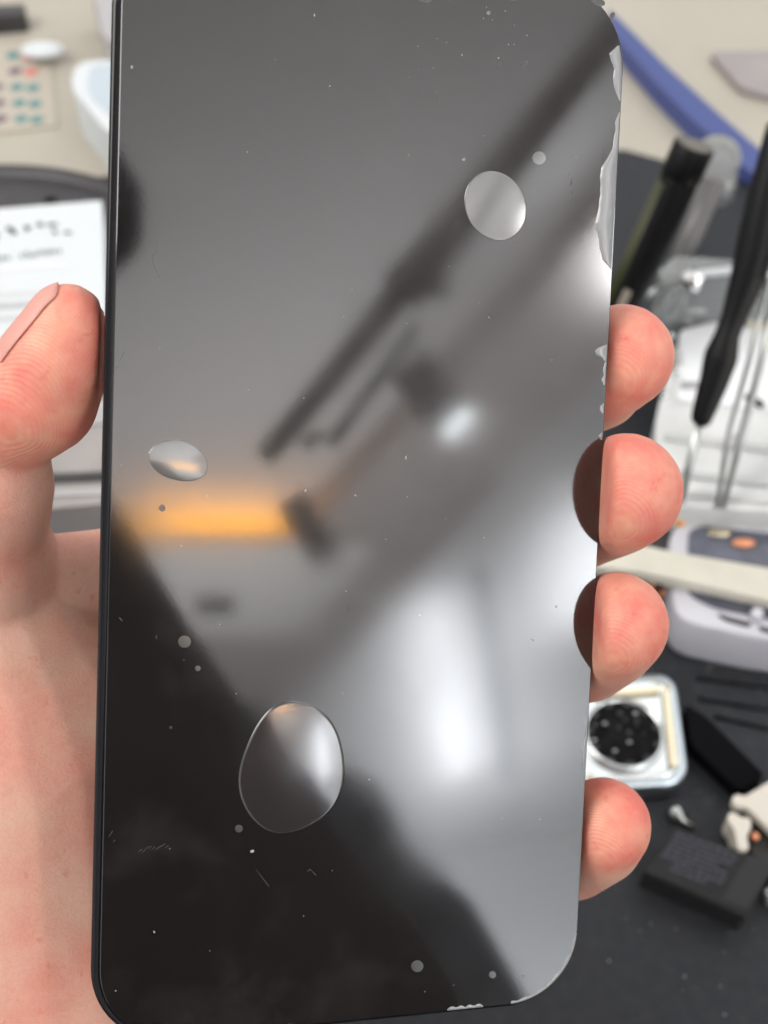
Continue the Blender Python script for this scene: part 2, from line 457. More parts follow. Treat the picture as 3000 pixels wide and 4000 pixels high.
# ================================================================ OBJECTS
# ---- phone held in the hand
def build_phone():
    t = empty('phone', MPH.translation)
    t.matrix_world = MPH.copy()
    bpy.context.view_layer.update()
    tag(t, 'black phone with a bubbled screen film, held upright in a hand', 'phone')
    def part(name, bm, m, smooth=True, mats=None, parent=t):
        bm.transform(MPH)
        return obj(name, bm, m, parent, smooth, mats)
    bm = bmesh.new()
    L = []
    for ins, z in ((4.0, -8.0), (3.0, -7.8), (2.0, -7.0), (1.2, -5.2), (0.45, -2.4), (0.15, -0.9)):
        i = ins / 1000
        L.append(rrect(PW - 2 * i, PH - 2 * i, PR - i, z / 1000))
    loft(bm, L, True, True)
    part('frame', bm, M['case'])
    bm = bmesh.new(); L = []
    for ins, z in ((0.18, -0.88), (0.16, -0.62), (0.3, -0.36), (0.62, -0.16), (1.0, -0.06), (1.3, -0.03)):
        i = ins / 1000
        L.append(rrect(PW - 2 * i, PH - 2 * i, PR - i, z / 1000))
    loft(bm, L, True, True)
    part('rim', bm, M['rim'])
    # the protective film, cut a little short of the left edge
    bm = bmesh.new(); L = []
    for ins, z in ((0, 0.0), (0, 0.10), (0.10, 0.17)):
        i = ins / 1000
        L.append(rrect(PW - 0.0019 - 2 * i, PH - 0.0016 - 2 * i, PR - 0.0008 - i, z / 1000 - 0.00002, ox=0.00045))
    rows = loft(bm, L, True, True)
    for f in bm.faces:
        f.smooth = False
        if len(f.verts) == 4 and f.calc_center_median().z < 0.0001: f.material_index = 1
    film = part('screen_film', bm, M['glass'], False, [M['glass'], M['filmedge']])
    ZT = 0.00015
    # air bubbles: shallow domes
    def bubble(cu, cv, ru, rv, rot, h, squash=None, mm='bubble'):
        x0, y0 = on_glass(cu, cv, ZT)
        bm = bmesh.new()
        N, K = 72, 22
        rows = []
        for k in range(K + 1):
            q = k / K
            z = ZT + h * (1 - q ** 2.2)
            row = []
            for j in range(N):
                th = 2 * math.pi * j / N
                rr = 1 + (squash(th) if squash else 0)
                du = ru * q * rr * math.cos(th); dv = rv * q * rr * math.sin(th)
                U = cu + du * math.cos(rot) - dv * math.sin(rot); V = cv + du * math.sin(rot) + dv * math.cos(rot)
                X, Y = on_glass(U, V, ZT)
                row.append((X, Y, z))
            rows.append(row)
        vr = [[bm.verts.new(p) for p in row] for row in rows[1:]]
        c0 = bm.verts.new((x0, y0, ZT + h))
        for j in range(N):
            bm.faces.new((c0, vr[0][j], vr[0][(j + 1) % N]))
        for a_, b_ in zip(vr, vr[1:]):
            for j in range(N):
                bm.faces.new((a_[j], b_[j], b_[(j + 1) % N], a_[(j + 1) % N]))
        # short skirt into the film so the dome is closed
        sk = [bm.verts.new((v.co.x, v.co.y, ZT - 0.00004)) for v in vr[-1]]
        for j in range(N):
            bm.faces.new((vr[-1][j], sk[j], sk[(j + 1) % N], vr[-1][(j + 1) % N]))
        return part('bubble', bm, M[mm], parent=t)
    R = math.radians
    bubble(1140, 3003, 203, 262, R(12), 0.00040, lambda th: 0.03 * math.sin(3 * th + 1.0) + 0.014 * math.sin(5 * th))
    bubble(1936, 804, 117, 140, R(-20), 0.00010, lambda th: 0.02 * math.sin(2 * th), 'bubble_pale')
    bubble(696, 1800, 118, 77, R(15), 0.00013, lambda th: 0.02 * math.sin(3 * th), 'bubble_pale')
    for u, v, r in ((2106, 617, 26), (1812, 623, 7), (633, 1985, 13), (721, 2507, 25), (773, 2611, 11), (933, 3237, 15),
                    (1630, 3775, 24), (1924, 3808, 14), (667, 2842, 6), (1908, 50, 8), (2044, 3812, 5), (1143, 2728, 5)):
        bubble(u, v, r, r * random.uniform(.95, 1.1), 0, r * 2.5e-7, None, 'disc' if v > 1000 else 'bubble_pale')
    # whitish places along the edge where the film has lifted
    def gap(edge_pts, inner_pts, name='lifted_edge'):
        bm = bmesh.new()
        E = [on_glass(u, v, ZT) for u, v in edge_pts]; I = [on_glass(u, v, ZT) for u, v in inner_pts]
        # resample the inner line with a little wobble
        def res(pts, n):
            out = []
            for i in range(n):
                f = i / (n - 1) * (len(pts) - 1); k = min(int(f), len(pts) - 2); s = f - k
                s2 = s * s * (3 - 2 * s) * 0.5 + s * 0.5
                out.append((pts[k][0] * (1 - s2) + pts[k + 1][0] * s2, pts[k][1] * (1 - s2) + pts[k + 1][1] * s2))
            return out
        n = 60
        E = res(E, n); I = res(I, n)
        ev, iv = [], []
        for i in range(n):
            wob = 0.00012 * noise.noise(Vector((I[i][0] * 900, I[i][1] * 900, 3.3)))
            ev.append(bm.verts.new((E[i][0], E[i][1], ZT + 0.00004)))
            iv.append(bm.verts.new((I[i][0] + wob, I[i][1] + wob, ZT + 0.00002)))
        mv = [bm.verts.new(((a_.co + b_.co) / 2 + Vector((0, 0, 0.00002)))) for a_, b_ in zip(ev, iv)]
        e2 = [bm.verts.new((v.co.x, v.co.y, ZT - 0.00012)) for v in ev]
        i2 = [bm.verts.new((v.co.x, v.co.y, ZT - 0.00012)) for v in iv]
        for i in range(n - 1):
            bm.faces.new((ev[i], ev[i + 1], mv[i + 1], mv[i])); bm.faces.new((mv[i], mv[i + 1], iv[i + 1], iv[i]))
            bm.faces.new((ev[i], e2[i], e2[i + 1], ev[i + 1])); bm.faces.new((iv[i], iv[i + 1], i2[i + 1], i2[i]))
        return part(name, bm, M['gap'])
    def edge_u(v):      # right edge of the film in the photo
        return 2429 - (v - 300) * (2429 - 2249) / 3300 if v > 300 else 2429 - (300 - v) ** 2 / 1500
    def strip(v0, v1, widths):
        n = len(widths)
        vs = [v0 + (v1 - v0) * i / (n - 1) for i in range(n)]
        gap([(edge_u(v), v) for v in vs], [(edge_u(v) - wd, v) for v, wd in zip(vs, widths)])
    strip(178, 395, [6, 44, 40, 28, 34, 30, 20, 4])
    strip(440, 1050, [3, 16, 14, 18, 22, 40, 60, 64, 60, 58, 62, 66, 74, 62, 54, 50, 36, 6])
    strip(1345, 1410, [4, 34, 46, 40, 20, 6])
    strip(1412, 1505, [4, 8, 12, 7, 14, 6])
    strip(1575, 1615, [3, 16, 14, 4])
    strip(1690, 1718, [3, 16, 4])
    strip(2800, 3010, [2, 8, 4, 3, 10, 14, 8, 5, 2])
    # corner: thin line of lifted film round the lower right corner, and along the bottom
    ce, ci = [], []
    for k in range(16):
        th = math.radians(-2 - 86 * k / 15)
        cx, cy = PW / 2 - 0.0005 - 0.0114, -PH / 2 + 0.0008 + 0.0114
        re, ri = 0.0113, 0.0113 - 0.00022 - 0.0003 * abs(math.sin(k * 1.1))
        ce.append((cx + re * math.cos(th), cy + re * math.sin(th))); ci.append((cx + ri * math.cos(th), cy + ri * math.sin(th)))
    def gap_local(ce, ci, name='lifted_edge'):
        bm = bmesh.new()
        ev = [bm.verts.new((x, y, ZT + 0.00008)) for x, y in ce]; iv = [bm.verts.new((x, y, ZT + 0.00002)) for x, y in ci]
        e2 = [bm.verts.new((x, y, ZT - 0.00012)) for x, y in ce]; i2 = [bm.verts.new((x, y, ZT - 0.00012)) for x, y in ci]
        for i in range(len(ce) - 1):
            bm.faces.new((ev[i], ev[i + 1], iv[i + 1], iv[i])); bm.faces.new((ev[i], e2[i], e2[i + 1], ev[i + 1])); bm.faces.new((iv[i], iv[i + 1], i2[i + 1], i2[i]))
        part(name, bm, M['gap'])
    gap_local(ce, ci)
    for x0, x1, hh in ((0.0165, 0.0225, 0.0006), (-0.012, -0.0085, 0.0004), (-0.036, -0.0335, 0.0)):
        if hh:
            n = 14; yb = -PH / 2 + 0.00085
            gap_local([(x0 + (x1 - x0) * i / n, yb) for i in range(n + 1)],
                      [(x0 + (x1 - x0) * i / n, yb + hh * (0.35 + 0.65 * abs(math.sin(i * 0.9)))) for i in range(n + 1)])
    yt = PH / 2 - 0.00085
    for x0, x1, hh in ((0.016, 0.024, 0.0011), (0.029, 0.0315, 0.0018)):
        pass
    # upper right corner spots
    for u, v, ru, rv in ((2335, 5, 30, 16), (2392, 62, 9, 16), (1650, -6, 34, 12), (1998, -6, 16, 10)):
        bubble(u, v, ru, rv, 0.4, 0.00001, None, 'disc')
    # hairline scratches and scuffs pressed into the film
    def scr(pts, wpx=2.2):
        bm = bmesh.new()
        for (u0, v0), (u1, v1) in zip(pts, pts[1:]):
            n = Vector((v1 - v0, u0 - u1)).normalized() * wpx / 2
            q = [on_glass(u0 + n.x * .4, v0 + n.y * .4, ZT), on_glass(u1 + n.x, v1 + n.y, ZT), on_glass(u1 - n.x, v1 - n.y, ZT), on_glass(u0 - n.x * .4, v0 - n.y * .4, ZT)]
            prism(bm, [Vector((x, y, ZT + 0.000012)) for x, y in q], Vector((0, 0, -0.00002)))
        part('scratch', bm, M['scratch'], False)
    scr([(617, 930), (612, 985), (592, 1000), (600, 1040), (615, 1060), (620, 1085)], 3)
    scr([(487, 1372), (470, 1405), (450, 1445)]); scr([(1970, 230), (1955, 255), (1935, 262)], 3.5)
    scr([(2040, 262), (2065, 238)], 4); scr([(2052, 240), (2030, 252)], 3)
    scr([(1700, 350), (1712, 395)], 2); scr([(1690, 360), (1700, 400)], 2)
    scr([(1345, 2362), (1358, 2378), (1350, 2392)], 3); scr([(1000, 3395), (1050, 3462)], 2.4); scr([(1200, 3405), (1212, 3395), (1235, 3420)], 3)
    scr([(465, 2412), (478, 2425)], 3.5); scr([(610, 2480), (611, 2495)], 3.5)
    scr([(425, 3270), (440, 3245)], 2.4); scr([(440, 3290), (450, 3282)], 2.4)
    for k in range(9):
        u = 540 + 13 * k; v = 3330 - 3 * k + random.uniform(-8, 8)
        scr([(u, v), (u + 14, v - 12)], 2.0)
    for k in range(16):
        u = 2230 + random.uniform(-8, 8) if k % 2 else 1890 + random.uniform(-60, 60); v = (720 if k % 2 else 740) + random.uniform(-60, 60)
        scr([(u, v), (u - 3, v + random.uniform(8, 26))], 1.8)
    for k in range(4):
        scr([(2358 - k * 2, 570 + k * 40), (2352 - k * 2, 615 + k * 40)], 3)
    return t
phone = build_phone()

# ---- dust specks lying on the film (nobody could count them)
bm = bmesh.new()
spots = [(515, 263, 5), (1289, 336, 4), (1228, 60, 4), (445, 560, 5), (1585, 1788, 5), (1193, 1916, 6), (1388, 1935, 4), (2080, 2500, 5),
         (1890, 2100, 3), (985, 3325, 7), (2172, 2370, 4), (1375, 1130, 3), (1910, 1240, 3), (602, 3640, 4), (860, 2440, 3), (452, 3870, 3)]
for k in range(40):
    spots.append((random.uniform(430, 2330), random.uniform(30, 3900), random.choice((1.2, 1.5, 1.8, 2.4))))
for k in range(0):
    pass
for k in range(14):
    spots.append((random.gauss(1900, 120), random.gauss(120, 80), random.choice((1.6, 2.2, 3.2))))
for u, v, r in spots:
    x, y = on_glass(u, v, 0.00015)
    if abs(x) > PW / 2 - 0.002 or abs(y) > PH / 2 - 0.002: continue
    rr = r / 26000
    an = random.uniform(0, math.pi)
    mt = Matrix.Translation((x, y, 0.00015 + rr * 0.2)) @ Matrix.Rotation(an, 4, 'Z') @ Matrix.Diagonal((rr * random.uniform(.6, 1), rr * random.uniform(1, 1.9), rr * 0.5, 1))
    bmesh.ops.create_icosphere(bm, subdivisions=1, radius=1, matrix=mt)
bm.transform(MPH)
tag(obj('dust', bm, M['dust']), 'tiny pale dust specks scattered over the phone film', 'dust', kind='stuff')

# ---- the hand: one continuous surface
def build_hand():
    bm = bmesh.new()
    def c(u, v, z, r): return (P(u, v, z), r * z / F)
    # thumb
    chain(bm, [c(268, 1268, .1775, 160), c(248, 1335, .1780, 184), c(215, 1420, .1790, 212), c(150, 1548, .1815, 236), c(60, 1640, .1860, 205)], .2)
    chain(bm, [c(20, 1740, .1890, 168), c(10, 1900, .1930, 200), c(-20, 2080, .2010, 205), c(-30, 2300, .2100, 300)], .2)
    # palm: thenar mound and heel, running on behind the phone
    chain(bm, [c(-10, 2350, .2130, 330), c(90, 2640, .2230, 510), c(170, 2950, .2300, 660), c(200, 3400, .2350, 740), c(210, 3850, .2360, 750), c(220, 4300, .2380, 760)], .06)
    chain(bm, [c(-420, 2500, .2200, 380), c(-450, 3200, .2350, 560), c(-400, 4100, .2400, 600)], .1)
    # web between the thumb and the first finger, then that finger behind the phone
    chain(bm, [c(60, 2330, .2130, 220), c(250, 2270, .2130, 190), c(480, 2240, .2170, 185), c(900, 2150, .2260, 210), c(1500, 1850, .2280, 200),
               c(2050, 1600, .2230, 190), c(2330, 1500, .2120, 185), c(2350, 1462, .2060, 196), c(2425, 1395, .2030, 208)], .2)
    # the rest of the palm behind the phone
    chain(bm, [c(400, 2700, .2320, 380), c(800, 2700, .2360, 380), c(800, 3300, .2360, 400), c(500, 3900, .2330, 380)], .25)
    # middle finger
    chain(bm, [c(1000, 2500, .2360, 240), c(1700, 2250, .2340, 200), c(2150, 2080, .2260, 190), c(2335, 2010, .2120, 190), c(2400, 1960, .2015, 215), c(2435, 1920, .1955, 232)], .2)
    # ring finger
    chain(bm, [c(1000, 2850, .2360, 240), c(1650, 2720, .2350, 200), c(2100, 2600, .2270, 185), c(2290, 2560, .2150, 185), c(2370, 2490, .2030, 200), c(2402, 2440, .1982, 210)], .2)
    # little finger
    chain(bm, [c(1000, 3300, .2370, 230), c(1650, 3380, .2340, 180), c(2050, 3380, .2280, 165), c(2240, 3350, .2180, 163), c(2330, 3270, .2100, 185), c(2355, 3225, .2070, 188)], .2)
    me = fuse(bm, 0.00062, 5)
    # flesh is flattened where it presses on the phone
    W2, H2 = PW / 2, PH / 2
    back = -PT - 0.0002
    pads = [(P(240, 1380, .1760), .013), (P(120, 1560, .178), .014), (P(2440, 1400, .196), .0125), (P(2470, 1920, .188), .0135), (P(2440, 2450, .190), .0125), (P(2390, 3220, .2), .0115)]
    for v in me.vertices:
        q = MPHI @ v.co
        if q.z > back - .001 and abs(q.y) < H2 and q.x > 0 and abs(q.x - W2) < .0125:
            k = .0012
            xb = W2 - .0004 - .26 * max(0, q.z)          # the pad leans over the glass a little
            e_ = (q.x - xb) / k
            sp = k * math.log1p(math.exp(e_)) if e_ < 30 else q.x - xb
            q.x = xb + sp
            v.co = MPH @ q
            continue
        if abs(q.x) < W2 + .0002 and abs(q.y) < H2 and q.z > back:
            if q.x > 0 and W2 - q.x < 0.011:
                pass
            elif q.x < 0 and W2 + q.x < 0.0012 and q.y > -0.01 and q.z > 0.0003:
                pass
            elif q.x < 0 and W2 + q.x < 0.008 and q.y > -0.01:
                q.x = -W2 + (0.0005 if q.z > -.001 else -0.0002)
                v.co = MPH @ q
            else:
                q.z = back
                v.co = MPH @ q
    bs = bmesh.new(); bs.from_mesh(me)
    sel = []
    for v in bs.verts:
        q = MPHI @ v.co
        if abs(q.x - W2) < .0042 and q.z > -.0085 and abs(q.y) < H2: sel.append(v)
        elif abs(q.x + W2) < .003 and q.z > -.0085 and q.y > -.01: sel.append(v)
    for k in range(10):
        bmesh.ops.smooth_vert(bs, verts=sel, factor=0.5, use_axis_x=True, use_axis_y=True, use_axis_z=True)
    bs.to_mesh(me); bs.free()
    att = me.attributes.new('pad', 'FLOAT', 'POINT')
    for v in me.vertices:
        f = 0
        for cpt, r in pads:
            d = (v.co - cpt).length / r
            f = max(f, 1 - max(0, min(1, (d - .55) / .6)))
        att.data[v.index].value = f * f * (3 - 2 * f)
    h = mobj('hand', me, M['skin'])
    tag(h, 'left hand gripping the black phone, thumb at left, four fingertips at right', 'hand')
    # thumbnail, seen almost edge-on along the upper left of the thumb
    from mathutils.bvhtree import BVHTree
    bvh = BVHTree.FromPolygons([v.co for v in me.vertices], [list(p.vertices) for p in me.polygons])
    def hit(u, v):
        return bvh.ray_cast(O, ray(u, v).normalized())
    bm = bmesh.new(); rows = []
    NS = 17; nx, ny = -.68, -.73            # outward, across the upper left side of the thumb
    for i in range(NS):
        f = i / (NS - 1)
        u = 232 + (-40 - 232) * f - nx * 90; v = 1118 + (1370 - 1118) * f - ny * 90
        while True:
            h_ = hit(u, v)
            if h_[0] is None or (h_[0] - O).length > .25: break
            u += nx * 2; v += ny * 2
        wdt = 52 * min(1, (f * 7) ** .5 + .05)
        row = []
        for k in range(8):
            g = k / 7
            off = wdt * (1 - g) + 3
            loc, nor, _, _ = hit(u - nx * off, v - ny * off)
            if nor.dot(ray(u, v)) > 0: nor = -nor
            row.append(loc + nor * (.00022 + .0003 * math.sin(math.pi * min(1, g * .8))))
        base_ = row[-1]
        loc, nor, _, _ = bvh.find_nearest(base_ + ray(u, v) * .003)
        row.append(loc + nor * .0004)
        rows.append(row)
    vr = [[bm.verts.new(p) for p in r_] for r_ in rows]
    for a_, b_ in zip(vr, vr[1:]):
        for k in range(8): bm.faces.new((a_[k], a_[k + 1], b_[k + 1], b_[k]))
    nl = obj('thumbnail', bm, M['nail'], h, True)
    md = nl.modifiers.new('solid', 'SOLIDIFY'); md.thickness = 0.00022; md.offset = 0
    md2 = nl.modifiers.new('sub', 'SUBSURF'); md2.levels = 1; md2.render_levels = 2
    return h
hand = build_hand()

# ---- rubber mat on the bench
bm = bmesh.new()
far = [D(-900, 700), D(200, 700), D(2440, 585), D(3000, 735), D(3600, 900)]
near = [Vector((0.6, -0.3, 0)), Vector((-0.6, -0.3, 0))]
prism(bm, [p + Vector((0, 0, 0)) for p in far + near], down(0.0035))
tag(obj('work_mat', bm, M['mat']), 'black rubber work mat covering the bench under the tools', 'mat')

# crumbs on the mat
bm = bmesh.new()
for k in range(60):
    u = random.uniform(2350, 3000); v = random.uniform(2500, 4000)
    p = D(u, v, 0.0003)
    ellipsoid(bm, p, random.choice((.00012, .00016, .0002, .0003)), 1)
tag(obj('crumbs', bm, M['dust']), 'fine grey grit strewn on the black mat', 'grit', kind='stuff')

# ---- ribs / raised matt black strip on the mat, right
bm = bmesh.new()
prism(bm, rounded([D(2675, 2745, .006), D(2760, 2800, .006), D(2990, 3030, .006), D(2890, 3092, .006), D(2700, 2905, .006)], .002, 3), down(.0058))
tag(obj('black_strip', bm, M['blackmatte']), 'matt black strip lying diagonally right of the square metal housing', 'bar')
for i, (a0, a1, b0, b1) in enumerate(((2720, 2650, 3100, 2700), (2730, 2730, 3100, 2790), (2790, 2800, 3100, 2870))):
    bm = bmesh.new()
    tube(bm, [D(a0, a1, .0002), D(b0, b1, .0002)], .0008, 8)
    o = obj('mat_rib', bm, M['black'])
    tag(o, ['raised black rib on the mat just under the white tray', 'raised black rib on the mat, middle one under the white tray', 'raised black rib on the mat nearest the black strip'][i], 'rib', 'ribs on the mat below the white tray')

# ---- square metal housing with a round opening
def housing():
    t = empty('metal_housing', D(2440, 2870, 0))
    tag(t, 'square polished metal housing with a round dark opening, beside the little finger', 'metal part')
    hz = .0085
    q = [D(2150, 2665, hz), D(2640, 2618, hz), D(2700, 3060, hz), D(2140, 3095, hz)]
    ctr = (q[0] + q[1] + q[2] + q[3]) / 4
    def ring(k, z): return [Vector((*(ctr.xy + (p.xy - ctr.xy) * k), z)) for p in rounded(q, .0075, 8)]
    bm = bmesh.new()
    loft(bm, [ring(.97, .0002), ring(1.0, .001), ring(1.0, hz - .0015), ring(.975, hz - .0004), ring(.93, hz)], True, True)
    obj('case', bm, M['aluside'], t, False)
    bm = bmesh.new()
    loft(bm, [ring(.90, hz - .0002), ring(.89, hz + .0010), ring(.84, hz + .0014), ring(.80, hz + .0003)], True, True)
    obj('face_plate', bm, M['bright'], t, False)
    bm = bmesh.new()
    # gilded inner ledge on the right side and top
    def pt(u, v, z): return D(u, v, z)
    prism(bm, [pt(2588, 2690, hz + .0022), pt(2612, 2690, hz + .0022), pt(2648, 2990, hz + .0022), pt(2618, 2990, hz + .0022)], down(.0012))
    prism(bm, [pt(2330, 2700, hz + .0021), pt(2575, 2680, hz + .0021), pt(2580, 2700, hz + .0021), pt(2330, 2722, hz + .0021)], down(.0012))
    obj('gilt_ledge', bm, M['gold'], t, False)
    c = D(2436, 2866, hz + .0016); e = D(2436 + 146, 2866, hz + .0016); R0 = (e - c).length
    def circ(k, z, n=48): return [Vector((c.x + R0 * k * math.cos(2 * math.pi * i / n), c.y + R0 * k * math.sin(2 * math.pi * i / n), z)) for i in range(n)]
    bm = bmesh.new()
    loft(bm, [circ(1.10, hz + .0003), circ(1.08, hz + .0022), circ(1.0, hz + .0026), circ(.97, hz + .0012)], False, False)
    obj('bezel', bm, M['bright'], t, True)
    bm = bmesh.new()
    loft(bm, [circ(.99, hz + .0013), circ(.99, hz + .0016)], True, True)
    obj('dark_opening', bm, M['lens'], t, False)
    bm = bmesh.new()
    for i in range(11):
        an = i * .57 + .2
        ellipsoid(bm, Vector((c.x + R0 * .93 * math.cos(an), c.y + R0 * .93 * math.sin(an), hz + .0019)), (R0 * .12, R0 * .10, .0005), 2)
    obj('glue_residue', bm, M['case_dark'], t, True)
    for u, v, r in ((2605, 2684, 13), (2305, 3035, 14)):
        bm = bmesh.new()
        p = D(u, v, hz + .002); rr = r * (p - O).length / F
        ellipsoid(bm, p, (rr, rr, .0008), 2)
        obj('screw_post', bm, M['gold'], t, True)
    for k in range(14):
        pass
    bm = bmesh.new()
    for k in range(9):
        an = random.uniform(0, 6.28); rr = R0 * math.sqrt(random.random()) * .8
        ellipsoid(bm, Vector((c.x + rr * math.cos(an), c.y + rr * math.sin(an), hz + .0019)), (R0 * random.uniform(.03, .08), R0 * random.uniform(.03, .08), .0006), 2)
    obj('debris', bm, M['case_dark'], t, True)
    for k in range(5):
        an = (2.6, 4.2, 5.1, 1.0, 3.4)[k]; rr = R0 * (.55, .62, .3, .72, .85)[k]
        bm = bmesh.new()
        ellipsoid(bm, Vector((c.x + rr * math.cos(an), c.y + rr * math.sin(an), hz + .0021)), (R0 * .07, R0 * .045, .0005), 2)
        obj('glint_chip', bm, M['steel'], t, True)  # steel bits added as glints in the opening
housing()

# ---- small screw on the mat
bm = bmesh.new()
p = D(2625, 3175, .002)
tube(bm, [p, p + Vector((.0008, 0, .0006)), D(2665, 3205, .0018), D(2712, 3235, .0012)], [.0022, .0024, .0011, .0008], 12)
tag(obj('screw', bm, M['steel'], smooth=True), 'tiny grey screw on the mat between metal housing and black battery', 'screw')

# ---- black battery pack
def battery():
    t = empty('battery', D(2700, 3400, 0))
    tag(t, 'flat black battery with rows of faint lavender print, lower right', 'battery')
    hz = .0095
    q = [D(2512, 3405, hz), D(2632, 3225, hz), D(3035, 3372, hz), D(2915, 3585, hz)]
    bm = bmesh.new()
    prism(bm, rounded(q, .0012, 3), down(hz - .0003))
    bmesh.ops.bevel(bm, geom=[e for e in bm.edges if abs(e.verts[0].co.z - hz) < 1e-6 and abs(e.verts[1].co.z - hz) < 1e-6], offset=.0005, segments=2, affect='EDGES')
    obj('cell', bm, mat('battery_wrap', (0.018, 0.018, 0.019), .5, ior=1.3, var=.15, vscale=150), t)
    bm = bmesh.new()
    ex = (q[2] - q[1]); ey = (q[0] - q[1])
    def bp(s, r, z=0.0002): return q[1] + ex * s + ey * r + Vector((0, 0, z))
    for k in range(8):
        r0 = .10 + k * .095
        s = .06 if k < 6 else .2
        end = .68 - (0.12 if k in (3, 7) else 0) - random.uniform(0, .03)
        while s < end:
            L = random.uniform(.02, .07)
            e = min(s + L, end)
            prism(bm, [bp(s, r0), bp(e, r0), bp(e, r0 + .042), bp(s, r0 + .042)], down(.00015))
            s = e + random.uniform(.008, .02)
    obj('printed_lines', bm, M['text'], t)
    bm = bmesh.new()
    prism(bm, [bp(.74, .02), bp(.985, .02), bp(.985, .98), bp(.74, .98)], down(.00013))
    obj('end_tape', bm, mat('grey_tape', (0.028, 0.028, 0.030), .4, ior=1.3), t)
battery()

# ---- ivory connector parts at the right edge
def ivory(name, label, pts, hz, th, extra=None):
    bm = bmesh.new()
    prism(bm, rounded([D(u, v, hz) for u, v in pts], .0012, 4), down(th))
    o = obj(name, bm, M['ivory']); tag(o, label, 'plastic part')
    return o
ivory('plastic_cover', 'ivory plastic cover with a small lug, cut by the right edge of the photo', [(2858, 3115), (2880, 3102), (2908, 3112), (3120, 2985), (3200, 3120), (3060, 3290), (2915, 3148), (2872, 3150)], .012, .003)
ivory('plastic_clip', 'short cream plastic clip standing below the ivory cover', [(2843, 3178), (2868, 3172), (2895, 3195), (2930, 3192), (2936, 3230), (2916, 3268), (2928, 3318), (2885, 3322), (2868, 3235), (2846, 3212)], .011, .008)
bm = bmesh.new()
prism(bm, [D(2930, 3180, .008), D(3100, 3300, .008), D(3100, 3440, .008), D(2935, 3330, .008)], down(.0078))
tag(obj('component_block', bm, mat('dark_component', (.015, .012, .01), .4, var=.5, vscale=200)), 'dark brown electronic block under the ivory cover', 'component')
bm = bmesh.new(); ellipsoid(bm, D(2950, 3268, .0095), .0013, 2)
tag(obj('copper_contact', bm, M['copper'], smooth=True), 'round copper contact on the dark electronic block', 'contact')
bm = bmesh.new(); prism(bm, rounded([D(2985, 3475, .004), D(3060, 3440, .004), D(3080, 3520, .004), D(3010, 3520, .004)], .001, 3), down(.0038))
tag(obj('metal_tab', bm, M['case_grey']), 'small grey metal tab right of the battery, at the photo edge', 'tab')

# ---- white storage tray with smoked compartments
def tray():
    t = empty('storage_tray', D(2900, 2350, 0))
    tag(t, 'white plastic tray with rounded corners and a smoked lid, at right', 'tray')
    hz = .019
    q = [D(2612, 2085, hz), D(2668, 2032, hz), D(3500, 2120, hz), D(3500, 2560, hz), D(2960, 2490, hz), D(2680, 2430, hz), D(2630, 2370, hz)]
    rd = rounded(q, .006, 6)
    ctr = sum((p for p in rd), Vector()) / len(rd)
    def ring(k, z): return [Vector((*(ctr.xy + (p.xy - ctr.xy) * k), z)) for p in rd]
    bm = bmesh.new()
    loft(bm, [ring(.965, .0003), ring(.985, .002), ring(1.0, hz - .003), ring(.995, hz - .0008), ring(.975, hz)], True, True)
    obj('body', bm, M['tray'], t, False)
    bm = bmesh.new()
    prism(bm, rounded([D(2690, 2075, hz + .0006), D(2740, 2052, hz + .0006), D(3450, 2135, hz + .0006), D(3450, 2300, hz + .0006), D(2685, 2175, hz + .0006)], .003), down(.0004))
    obj('lid_window', bm, M['traydark'], t)
    bm = bmesh.new()
    prism(bm, rounded([D(2672, 2275, hz + .0006), D(3450, 2400, hz + .0006), D(3450, 2500, hz + .0006), D(2790, 2375, hz + .0006), D(2700, 2330, hz + .0006)], .003), down(.0004))
    obj('lid_window', bm, M['traydark'], t)
    bm = bmesh.new()
    prism(bm, rounded([D(2800, 2395, hz + .0007), D(2935, 2432, hz + .0007), D(2928, 2448, hz + .0007), D(2830, 2420, hz + .0007)], .001, 3), down(.0006))
    obj('latch_slot', bm, M['case_dark'], t)
    bm = bmesh.new()
    prism(bm, rounded([D(2962, 2442, hz + .0007), D(3100, 2474, hz + .0007), D(3100, 2492, hz + .0007), D(2972, 2462, hz + .0007)], .001, 3), down(.0006))
    obj('latch_slot', bm, M['case_dark'], t)
    bm = bmesh.new()
    p = D(2952, 2412, hz)
    tube(bm, [p + Vector((0, 0, .0001)), p + Vector((0, 0, .003))], [.0022, .0017], 16)
    obj('latch', bm, M['tray'], t)
    for u, v, m in ((2810, 2080, 'gold'), (2905, 2120, 'copper')):
        bm = bmesh.new(); p = D(u, v, hz + .0012)
        ellipsoid(bm, p, (.004, .002, .0004), 2)
        o = obj('small_part', bm, M[m], t, True)
tray()
# cream bar lying across it
bm = bmesh.new()
hb = .0245
prism(bm, [D(2280, 2150, hb), D(2500, 2128, hb), D(2650, 2160, hb), D(3150, 2245, hb), D(3150, 2378, hb), D(2645, 2262, hb), D(2500, 2232, hb), D(2280, 2205, hb)], down(.004))
tag(obj('flat_bar', bm, M['cream']), 'cream flat bar lying across the white tray', 'bar')

